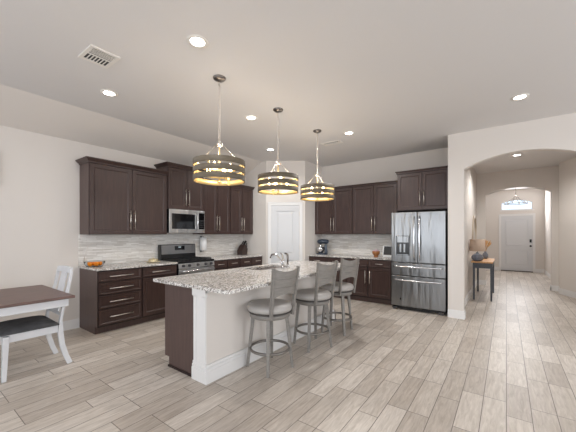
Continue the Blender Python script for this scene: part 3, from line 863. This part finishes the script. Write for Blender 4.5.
def cz(u, v): return 0.449 + 0.048 * (max(0, 1 - abs(u) ** 4) ** 0.5) * (max(0, 1 - abs(v) ** 4) ** 0.5)
grid = [[mb.bm.verts.new(((hwid + 0.028) * (-1 + 2 * i / nx), -0.035 + 0.225 * (-1 + 2 * j / ny), cz(-1 + 2 * i / nx, -1 + 2 * j / ny))) for j in range(ny + 1)] for i in range(nx + 1)]
for i in range(nx):
    for j in range(ny): mb.face([grid[i][j], grid[i + 1][j], grid[i + 1][j + 1], grid[i][j + 1]], True)
border = [grid[i][0] for i in range(nx + 1)] + [grid[nx][j] for j in range(1, ny + 1)] + [grid[i][ny] for i in range(nx - 1, -1, -1)] + [grid[0][j] for j in range(ny - 1, 0, -1)]
low = [mb.bm.verts.new((v.co.x, v.co.y, 0.436)) for v in border]
for i in range(len(border)):
    j = (i + 1) % len(border); mb.face([border[i], low[i], low[j], border[j]])
mb.face(low)
mb.build('seat_cushion', M['charcoal'], ch)
def byz(z): return 0.205 + (z - 0.48) * (0.315 - 0.205) / 0.55
mb = MB()   # bowed top rail
n = 10; rows = []
for i in range(n + 1):
    t = -1 + 2 * i / n; x = t * 0.205; q = []
    for z, o in ((0.965, -0.012), (1.02 + 0.008 * (1 - t * t), -0.012), (1.02 + 0.008 * (1 - t * t), 0.012), (0.965, 0.012)):
        q.append(mb.bm.verts.new((x, byz(z) + 0.012 * (1 - t * t) + o, z)))
    rows.append(q)
for a, b in zip(rows[:-1], rows[1:]):
    for j in range(4): mb.face([a[j], b[j], b[(j + 1) % 4], a[(j + 1) % 4]])
mb.face(rows[0]); mb.face(list(reversed(rows[-1])))
mb.build('top_rail', M['chairwhite'], ch, 0.003)
mb = MB(); mb.hexa([(-0.085, byz(0.55) - 0.0, 0.55), (0.085, byz(0.55), 0.55), (0.085, byz(0.55) + 0.014, 0.55), (-0.085, byz(0.55) + 0.014, 0.55)],
                   [(-0.075, byz(0.964), 0.964), (0.075, byz(0.964), 0.964), (0.075, byz(0.964) + 0.014, 0.964), (-0.075, byz(0.964) + 0.014, 0.964)])
mb.build('back_splat', M['chairwhite'], ch, 0.002)
mb = MB(); mb.beam((-0.195, byz(0.56) + 0.008, 0.535), (0.195, byz(0.56) + 0.008, 0.535), 0.04, 0.022, side=(0, 0, 1)); mb.build('lower_rail', M['chairwhite'], ch, 0.002)

# ------------------------------------------------------------------ pendants
def make_pendant():
    r = thing('pendant_light', '', 'pendant light', (0, 0, 0))    # origin: on the ceiling
    mb = MB(); mb.lathe([(0, 0), (0.066, 0), (0.066, -0.012), (0.05, -0.026), (0.012, -0.03), (0.012, -0.045), (0, -0.045)], 28); mb.build('canopy', M['bronze'], r)
    mb = MB(); z = -0.045; k = 0
    while z > -0.665:
        a = 0.012; hgt = 0.019
        pts = []
        for i in range(10):
            t = 2 * PI * i / 10; u = a * math.cos(t); v = hgt * math.sin(t)
            pts.append((u if k % 2 == 0 else 0, u if k % 2 else 0, z - hgt + v))
        mb.tube(pts, 0.0036, 5, closed=True); z -= 0.030; k += 1
    mb.build('chain', M['nickel'], r)
    mb = MB(); mb.lathe([(0, -0.70), (0.03, -0.70), (0.034, -0.712), (0.03, -0.728), (0.012, -0.74), (0, -0.74)], 20)
    mb.tube([(0.008 * math.cos(t * PI / 6), 0, -0.692 + 0.010 * math.sin(t * PI / 6)) for t in range(12)], 0.004, 5, closed=True)
    mb.build('hub', M['nickel'], r)
    R = 0.271; zt = -0.886; zb = -1.104
    # frame: three arms, uprights, crossbars, centre stem
    mb = MB()
    for k in range(3):
        a = 0.45 + k * 2 * PI / 3
        mb.tube([(0.022 * math.cos(a), 0.022 * math.sin(a), -0.705), (0.21 * math.cos(a), 0.21 * math.sin(a), zt - 0.008), (0.265 * math.cos(a), 0.265 * math.sin(a), zt - 0.010)], 0.0055, 7)
    mb.build('hanging_arm', M['nickel'], r)
    for k in range(4):
        mb = MB(); a = 0.45 + k * PI / 2; c_, s_ = math.cos(a), math.sin(a)
        mb.beam(((R - 0.0125) * c_, (R - 0.0125) * s_, zt), ((R - 0.0125) * c_, (R - 0.0125) * s_, zb), 0.022, 0.006, side=(-s_, c_, 0))
        mb.build('upright', M['gold'], r)
    mb = MB(); mb.tube([(0, 0, -0.738), (0, 0, zb - 0.01)], 0.008, 10)
    mb.lathe([(0, zb + 0.01), (0.02, zb + 0.005), (0.022, zb - 0.008), (0.012, zb - 0.018), (0, zb - 0.02)], 16)
    for a in (0.45, 0.45 + PI / 2):
        mb.tube([((R - 0.016) * math.cos(a), (R - 0.016) * math.sin(a), -1.045), (-(R - 0.016) * math.cos(a), -(R - 0.016) * math.sin(a), -1.045)], 0.0055, 8)
    mb.build('crossbar', M['gold'], r)
    ring_h = 0.057; gap = (zt - zb - 3 * ring_h) / 2
    for k in range(3):
        a = zt - k * (ring_h + gap); b = a - ring_h
        mb = MB(); mb.lathe([(R, b), (R, a), (R - 0.009, a), (R - 0.009, b), (R, b)], 56, mats=[0, 0, 1, 0])
        mb.build('band', [M['barnwood'], M['gold']], r)
    for k in range(4):
        a = 0.45 + k * PI / 2; x, y = 0.125 * math.cos(a), 0.125 * math.sin(a)
        mb = MB(); mb.lathe([(0, -1.040), (0.017, -1.040), (0.017, -1.033), (0.010, -1.030), (0.010, -0.998), (0, -0.998)], 12, (x, y, 0)); sc = mb.build('candle_socket', M['gold'], r)
        mb = MB(); mb.lathe([(0, -0.9975), (0.010, -0.997), (0.021, -0.975), (0.020, -0.955), (0.009, -0.925), (0, -0.915)], 12, (x, y, 0)); mb.build('bulb', M['bulb'], sc)
    return r


pn = make_pendant()
plab = ['three-band drum pendant nearest the camera, hanging over the near end of the island', 'middle three-band drum pendant over the island, in front of the pantry door',
        'three-band drum pendant farthest from the camera, over the far end of the island']
pend = [pn, copy_tree(pn), copy_tree(pn)]
for o, l, (x, y, a) in zip(pend, plab, ((-2.455, 2.11, 0.0), (-2.450, 3.11, 0.5), (-2.445, 4.12, 0.9))):
    o.location = (x, y, C); o.rotation_euler = (0, 0, a); o['label'] = l; o['group'] = 'drum pendants over the island'
    for k in range(4):
        b = a + 0.45 + k * PI / 2
        ld = bpy.data.lights.new('pendant_bulb_light', 'POINT'); ld.energy = 1.5; ld.color = (1.0, 0.93, 0.84); ld.shadow_soft_size = 0.02
        lo = bpy.data.objects.new('pendant_bulb_light', ld); COL.objects.link(lo)
        lo.location = (x + 0.125 * math.cos(b), y + 0.125 * math.sin(b), C - 0.895)

# ------------------------------------------------------------------ recessed lights and vents
def make_downlight():
    r = thing('recessed_light', '', 'ceiling light', (0, 0, 0))
    mb = MB(); mb.lathe([(0.092, 0), (0.089, -0.006), (0.066, -0.008), (0.060, -0.004), (0.060, 0)], 32); mb.build('trim_ring', M['ventwhite'], r)
    mb = MB(); mb.lathe([(0.0595, -0.0005), (0.0595, -0.004), (0, -0.006)], 32); mb.build('lens', M['led'], r)
    return r


dl0 = make_downlight()
dls = [(-2.145, 1.60, 'recessed ceiling light nearest the camera, in front of the first pendant'),
       (-3.767, 1.57, 'recessed ceiling light beside the large air vent, left of the pendants'),
       (-2.93, 3.10, 'recessed ceiling light between the first and second pendants'),
       (-3.73, 4.49, 'recessed ceiling light in front of the pantry corner'),
       (-2.082, 4.524, 'recessed ceiling light right of the small far vent and the last pendant'),
       (0.133, 4.56, 'recessed ceiling light in front of the wide archway'),
       (0.18, 7.87, 'recessed ceiling light inside the hall beyond the wide archway')]
for i, (x, y, l) in enumerate(dls):
    o = dl0 if i == 0 else copy_tree(dl0)
    o.location = (x, y, C); o['label'] = l; o['group'] = 'recessed ceiling lights'
    ld = bpy.data.lights.new('recessed_spot', 'SPOT'); ld.energy = (32, 22, 60, 60, 92, 8, 130)[i]; ld.spot_size = 2.8; ld.spot_blend = 0.6; ld.shadow_soft_size = 0.07; ld.color = (1, 0.985, 0.96)
    lo = bpy.data.objects.new('recessed_spot', ld); COL.objects.link(lo); lo.location = (x, y, C - 0.02)


def make_vent(label, loc, w, h, rz):
    r = thing('air_vent', label, 'air vent', loc, rz)
    mb = MB(); e = 0.03 if w < 0.3 else 0.035
    mb.box(-w / 2, w / 2, -h / 2, -h / 2 + e, -0.01, 0); mb.box(-w / 2, w / 2, h / 2 - e, h / 2, -0.01, 0)
    mb.box(-w / 2, -w / 2 + e, -h / 2 + e, h / 2 - e, -0.01, 0); mb.box(w / 2 - e, w / 2, -h / 2 + e, h / 2 - e, -0.01, 0)
    mb.box(-w / 2 + e, w / 2 - e, -0.008, 0.008, -0.009, 0)
    mb.build('frame', M['ventwhite'], r)
    MB().box(-w / 2 + e, w / 2 - e, -h / 2 + e, h / 2 - e, -0.0025, -0.0005).build('backing', M['ventdark'], r)
    mb = MB()
    n = 7
    for i in range(1, n):
        x = -w / 2 + e + (w - 2 * e) * i / n
        mb.box(x - 0.004, x + 0.004, -h / 2 + e, -0.008, -0.008, -0.0026)
    for i in range(1, 5):
        y = 0.008 + (h / 2 - e - 0.008) * i / 5
        mb.box(-w / 2 + e, w / 2 - e, y - 0.003, y + 0.003, -0.008, -0.0026)
    mb.build('louver', M['ventwhite'], r)
    return r


make_vent('white slotted air vent in the ceiling at upper left', (-3.07, 1.195, C), 0.25, 0.29, -PI / 2)
make_vent('small far ceiling air vent behind the last pendant', (-2.56, 4.83, C), 0.36, 0.18, 0.0)

# ------------------------------------------------------------------ things on the counters
ZC = 0.914
# fruit bowl with banana hook
bw = thing('fruit_bowl', 'glass fruit bowl with wire banana hook on the counter left of the range', 'bowl', (-4.87, 1.83, ZC))
mb = MB(); mb.lathe([(0.09, 0.0), (0.104, 0.004), (0.124, 0.04), (0.137, 0.078), (0.138, 0.081), (0.134, 0.079), (0.120, 0.042), (0.100, 0.008), (0.09, 0.006), (0, 0.006), (0, 0.0), (0.09, 0.0)], 32)
mb.build('bowl', M['glass'], bw)
mb = MB(); mb.tube([(0.138 * math.cos(t * PI / 16), 0.138 * math.sin(t * PI / 16), 0.081) for t in range(32)], 0.003, 6, closed=True)
pts = [(-0.02, -0.13, 0.08), (-0.025, -0.11, 0.20), (-0.02, -0.08, 0.30), (-0.01, -0.03, 0.345), (0, 0.01, 0.335), (0, 0.02, 0.31)]
mb.tube(pts, 0.004, 7); mb.build('banana_hook', M['nickel'], bw)
og = None
for i, (dx, dy, dz) in enumerate(((0, 0, 0.0385), (0.067, 0.0, 0.0385), (0.021, 0.064, 0.0385), (-0.054, 0.0395, 0.0385), (-0.054, -0.0395, 0.0385), (0.021, -0.064, 0.0385))):
    mb = MB(); mb.sphere((0, 0, 0), 0.0325, 16, (1, 1, 0.95)); o = mb.build('orange', M['orange']); o.location = (-4.87 + dx, 1.83 + dy, ZC + dz)
    tag(o, 'bright orange fruit resting inside the glass fruit bowl', 'orange', 'oranges in the fruit bowl')
bd = thing('butter_dish', 'low brass-toned lidded dish on the counter just left of the range', 'dish', (-4.80, 2.69, ZC))
mb = MB(); mb.lathe([(0, 0), (0.09, 0), (0.115, 0.012), (0.115, 0.017), (0, 0.017)], 28); mb.build('tray', M['brass'], bd)
mb = MB(); mb.lathe([(0.075, 0.0175), (0.075, 0.045), (0.06, 0.062), (0, 0.066)], 28); l_ = mb.build('lid', M['brass'], bd)
mb = MB(); mb.lathe([(0.008, 0.0655), (0.012, 0.078), (0, 0.084)], 12); mb.build('knob', M['brass'], l_)
# paper towel on wall
pt = thing('paper_towel_holder', 'white paper towel roll mounted on the backsplash right of the range', 'paper towel', (XL + 0.012, 3.90, 1.05))
mb = MB(); mb.lathe([(0.018, 0.0), (0.07, 0.0), (0.07, 0.27), (0.018, 0.27), (0.018, 0.0)], 24, (0.085, 0.0, 0.003)); mb.build('paper_roll', M['paper'], pt)
mb = MB(); mb.tube([(0.001, 0, -0.012), (0.085, 0, -0.012), (0.085, 0, 0.285), (0.001, 0, 0.285)], 0.006, 8); mb.box(0.0005, 0.007, -0.02, 0.02, -0.03, 0.30); mb.build('bracket', M['gasket'], pt)
# knife block
kb = thing('knife_block', 'dark wooden knife block with black-handled knives near the pantry corner', 'knife block', (-4.93, 4.93, ZC), PI / 2 + 0.25)
mb = MB(); mb.prism([(-0.13, 0.0), (0.09, 0.0), (0.115, 0.13), (0.0, 0.235), (-0.13, 0.10)], 'y', -0.07, 0.07); mb.build('block', M['knifewood'], kb, 0.004)
for i, (t, y, ln) in enumerate(((0.12, -0.035, 0.13), (0.12, 0.0, 0.15), (0.12, 0.04, 0.13), (0.5, -0.03, 0.12), (0.5, 0.02, 0.13), (0.86, -0.02, 0.09), (0.86, 0.03, 0.09))):
    p = Vector((0.0, y, 0.236)).lerp(Vector((0.115, y, 0.131)), t); d = Vector((0.74, 0, 0.62)).normalized()
    mb = MB(); mb.beam(p - d * 0.0, p + d * ln, 0.014, 0.022, 0.016, 0.026, side=(0, 1, 0)); k_ = mb.build('knife_handle', M['black'], kb, 0.003)
# stand mixer
MXS = 0.88
mx = thing('stand_mixer', 'steel-blue stand mixer with polished bowl on the far counter', 'stand mixer', (-3.46, 6.13, ZC), PI + 0.35)
mb = MB(); mb.prism([(-0.09, 0), (0.17, 0), (0.17, 0.0), (0.19, 0.03), (-0.10, 0.03)], 'y', -0.10, 0.10); mb.build('base', M['mixerblue'], mx, 0.01)
mb = MB(); mb.hexa([(-0.10, -0.055, 0.03), (-0.02, -0.045, 0.03), (-0.02, 0.045, 0.03), (-0.10, 0.055, 0.03)], [(-0.09, -0.05, 0.27), (-0.02, -0.045, 0.27), (-0.02, 0.045, 0.27), (-0.09, 0.05, 0.27)]); mb.build('column', M['mixerblue'], mx, 0.012)
mb = MB(); mb.tube([(-0.13, 0, 0.33), (-0.11, 0, 0.335), (-0.04, 0, 0.34), (0.06, 0, 0.34), (0.14, 0, 0.335), (0.17, 0, 0.332)], [0.03, 0.052, 0.064, 0.064, 0.055, 0.035], 20); hd = mb.build('motor_head', M['mixerblue'], mx)
mb = MB(); mb.tube([(0.171, 0, 0.332), (0.19, 0, 0.332)], 0.026, 16); mb.build('hub_cap', M['polished'], hd)
mb = MB(); mb.tube([(0.09, 0, 0.285), (0.09, 0, 0.10)], [0.022, 0.016], 12); mb.build('beater_shaft', M['polished'], hd)
mb = MB(); mb.lathe([(0, 0.032), (0.05, 0.032), (0.052, 0.045), (0.085, 0.075), (0.105, 0.13), (0.108, 0.19), (0.105, 0.19), (0.10, 0.13), (0.08, 0.08), (0.0, 0.05)], 28, (0.09, 0, 0))
bo = mb.build('mixing_bowl', M['polished'], mx)
mb = MB(); mb.tube([(0.09, -0.105, 0.17), (0.09, -0.15, 0.16), (0.09, -0.15, 0.11), (0.09, -0.10, 0.10)], 0.007, 8); mb.build('handle', M['polished'], bo)
mx.scale = (MXS, MXS, MXS)
# amber jar and tablet
aj = thing('amber_bowl', 'round amber bowl beside the tablet on the far counter', 'bowl', (-2.19, 6.08, ZC))
mb = MB(); mb.lathe([(0, 0), (0.045, 0), (0.05, 0.008), (0.04, 0.016), (0.045, 0.03), (0.072, 0.06), (0.080, 0.095), (0.076, 0.122), (0.070, 0.122), (0.070, 0.095), (0, 0.09)], 28); mb.build('bowl', M['amber'], aj)
mb = MB(); mb.lathe([(0.0695, 0.1225), (0.055, 0.138), (0.02, 0.142), (0.014, 0.16), (0, 0.162)], 24); mb.build('lid', M['pink'], aj)
tb = thing('tablet', 'white-framed tablet with black screen standing beside the refrigerator', 'tablet', (-1.955, 6.20, ZC), 0.0)
mb = MB(); mb.hexa([(-0.13, -0.05, 0.025), (0.13, -0.05, 0.025), (0.13, -0.038, 0.022), (-0.13, -0.038, 0.022)], [(-0.13, 0.0, 0.235), (0.13, 0.0, 0.235), (0.13, 0.012, 0.232), (-0.13, 0.012, 0.232)]); fm = mb.build('tablet_frame', M['whiteplastic'], tb, 0.003)
mb = MB(); mb.hexa([(-0.105, -0.0475, 0.045), (0.105, -0.0475, 0.045), (0.105, -0.045, 0.045), (-0.105, -0.045, 0.045)], [(-0.105, -0.0055, 0.222), (0.105, -0.0055, 0.222), (0.105, -0.003, 0.222), (-0.105, -0.003, 0.222)]); mb.build('screen', M['screen'], fm)
mb = MB(); mb.box(-0.11, 0.11, -0.08, 0.09, 0, 0.02); mb.hexa([(-0.03, 0.06, 0.02), (0.03, 0.06, 0.02), (0.03, 0.075, 0.02), (-0.03, 0.075, 0.02)], [(-0.03, 0.0, 0.15), (0.03, 0.0, 0.15), (0.03, 0.012, 0.15), (-0.03, 0.012, 0.15)])
mb.build('stand', M['whiteplastic'], tb, 0.003)

# picture frame at the left edge of the range wall
pf = thing('picture_frame', 'thin white picture frame on the left wall, cut by the photo edge', 'picture frame', (XL, 0.44, 2.21), PI / 2)
w_, h_ = 0.84, 0.43
mb = MB(); e = 0.02
mb.box(-w_ / 2, w_ / 2, -0.025, 0, -h_ / 2, -h_ / 2 + e); mb.box(-w_ / 2, w_ / 2, -0.025, 0, h_ / 2 - e, h_ / 2)
mb.box(-w_ / 2, -w_ / 2 + e, -0.025, 0, -h_ / 2 + e, h_ / 2 - e); mb.box(w_ / 2 - e, w_ / 2, -0.025, 0, -h_ / 2 + e, h_ / 2 - e)
mb.build('frame', M['trim'], pf)
MB().box(-w_ / 2 + e, w_ / 2 - e, -0.012, -0.001, -h_ / 2 + e, h_ / 2 - e).build('print', M['artfill'], pf)

# ------------------------------------------------------------------ hall furniture
ct = thing('console_table', 'narrow slate-blue console table with honey wood top in the hall', 'console table', (-0.575, 7.40, 0))
L_, D_ = 1.15, 0.345
MB().box(-0.03, D_ + 0.01, -0.02, L_ + 0.02, 0.785, 0.812).build('tabletop', M['oak'], ct, 0.003)
mb = MB(); mb.box(0.012, D_ - 0.012, 0.008, 0.026, 0.675, 0.7845); mb.box(0.012, D_ - 0.012, L_ - 0.026, L_ - 0.008, 0.675, 0.7845)
mb.box(0.008, 0.026, 0.026, L_ - 0.026, 0.675, 0.7845); mb.box(D_ - 0.026, D_ - 0.008, 0.026, L_ - 0.026, 0.675, 0.7845)
mb.build('apron', M['consolepaint'], ct)
for x in (0.0, D_ - 0.04):
    for y in (0.0, L_ - 0.04):
        mb = MB(); mb.hexa([(x + .004, y + .004, 0), (x + .036, y + .004, 0), (x + .036, y + .036, 0), (x + .004, y + .036, 0)], [(x, y, 0.784), (x + .04, y, 0.784), (x + .04, y + .04, 0.784), (x, y + .04, 0.784)])
        mb.build('leg', M['consolepaint'], ct, 0.002)
lp = thing('table_lamp', 'table lamp with tan drum shade on the hall console table', 'lamp', (-0.502, 7.56, 0.812))
mb = MB(); mb.lathe([(0, 0), (0.06, 0), (0.10, 0.03), (0.115, 0.08), (0.09, 0.13), (0.03, 0.165), (0.018, 0.19), (0, 0.19)], 14, smooth=False); mb.build('lamp_base', M['slateceramic'], lp)
mb = MB(); mb.tube([(0, 0, 0.1905), (0, 0, 0.33)], 0.006, 8); mb.build('pole', M['bronze'], lp)
mb = MB(); mb.lathe([(0.148, 0.215), (0.140, 0.465), (0.137, 0.465), (0.145, 0.215), (0.148, 0.215)], 36); mb.tube([(-0.138, 0, 0.33), (0.138, 0, 0.33)], 0.002, 5); mb.build('lamp_shade', M['linen'], lp)
vs = thing('vase', 'dark vase of dried tan grass behind the lamp on the hall console', 'vase', (-0.40, 8.38, 0.812))
mb = MB(); mb.lathe([(0, 0), (0.04, 0), (0.06, 0.05), (0.055, 0.11), (0.025, 0.15), (0.03, 0.17), (0.024, 0.17), (0.018, 0.15), (0, 0.14)], 20); mb.build('vase_body', M['slateceramic'], vs)
mb = MB()
rd = random.Random(3)
for i in range(26):
    a = rd.uniform(0, 2 * PI); sp_ = rd.uniform(0.03, 0.15); hh = rd.uniform(0.40, 0.50) - sp_ * 0.5
    ex, ey = sp_ * math.cos(a) * 0.9, sp_ * math.sin(a)
    p0 = Vector((0, 0, 0.15)); p1 = Vector((ex * 0.4, ey * 0.4, 0.15 + (hh - 0.15) * 0.6)); p2 = Vector((ex, ey, hh))
    mb.tube([p0, p1, p1.lerp(p2, 0.4), p1.lerp(p2, 0.75), p2], [0.002, 0.003, 0.013, 0.012, 0.002], 6)
mb.build('dried_grass', M['dried'], vs)
ar = thing('arched_mirror', 'tall arch-topped mirror with thin pale frame above the hall console', 'mirror', (-0.66, 8.78, 1.06), PI / 2)
mb = MB()
def outl(w, h, n=18): return [(-w / 2, 0)] + [(-w / 2 * math.cos(PI * i / n), h - w / 2 + w / 2 * math.sin(PI * i / n)) for i in range(n + 1)] + [(w / 2, 0)]
o1 = outl(0.95, 0.80); o2 = [(x, z + 0.0) for x, z in outl(0.87, 0.76)]; o2[0] = (o2[0][0], 0.03); o2[-1] = (o2[-1][0], 0.03)
n = len(o1)
for i in range(n):
    j = (i + 1) % n
    mb.hexa([(o1[i][0], -0.03, o1[i][1]), (o1[j][0], -0.03, o1[j][1]), (o2[j][0], -0.03, o2[j][1]), (o2[i][0], -0.03, o2[i][1])],
            [(o1[i][0], -0.001, o1[i][1]), (o1[j][0], -0.001, o1[j][1]), (o2[j][0], -0.001, o2[j][1]), (o2[i][0], -0.001, o2[i][1])])
mb.build('mirror_frame', M['mirrorframe'], ar)
MB().prism(o2, 'y', -0.010, -0.002).build('mirror_glass', M['mirror'], ar)

# foyer chandelier
cd = thing('chandelier', 'open-ring chandelier hanging in the foyer before the fanlight', 'chandelier', (0.237, 11.8, 0))
mb = MB(); mb.lathe([(0, C), (0.06, C), (0.055, C - 0.02), (0, C - 0.025)], 20); mb.build('canopy', M['bronze'], cd)
mb = MB(); mb.tube([(0, 0, C - 0.02), (0, 0, 2.62)], 0.006, 8); mb.build('stem', M['bronze'], cd)
mb = MB(); mb.tube([(0.30 * math.cos(t * PI / 20), 0.30 * math.sin(t * PI / 20), 2.345) for t in range(40)], 0.009, 8, closed=True); mb.build('ring', M['bronze'], cd)
mb = MB()
for k in range(6):
    a = k * PI / 3 + 0.2
    mb.tube([(0, 0, 2.62), (0.10 * math.cos(a), 0.10 * math.sin(a), 2.50), (0.30 * math.cos(a), 0.30 * math.sin(a), 2.345)], 0.005, 6)
mb.build('arm', M['bronze'], cd)
for k in range(6):
    a = k * PI / 3 + 0.2
    mb = MB(); mb.lathe([(0, 2.355), (0.018, 2.355), (0.010, 2.365), (0.010, 2.41), (0.014, 2.43), (0, 2.46)], 10, (0.30 * math.cos(a), 0.30 * math.sin(a), 0)); mb.build('candle', M['ceramicwhite'], cd)
# fill light added in the foyer; the chandelier candles themselves stay unlit
for (x, y, z, e_) in ((0.237, 11.8, 2.72, 22),):
    ld = bpy.data.lights.new('foyer_fill_light', 'POINT'); ld.energy = e_; ld.shadow_soft_size = 0.01; ld.color = (1, 0.93, 0.84)
    lo = bpy.data.objects.new('foyer_fill_light', ld); COL.objects.link(lo); lo.location = (x, y, z)
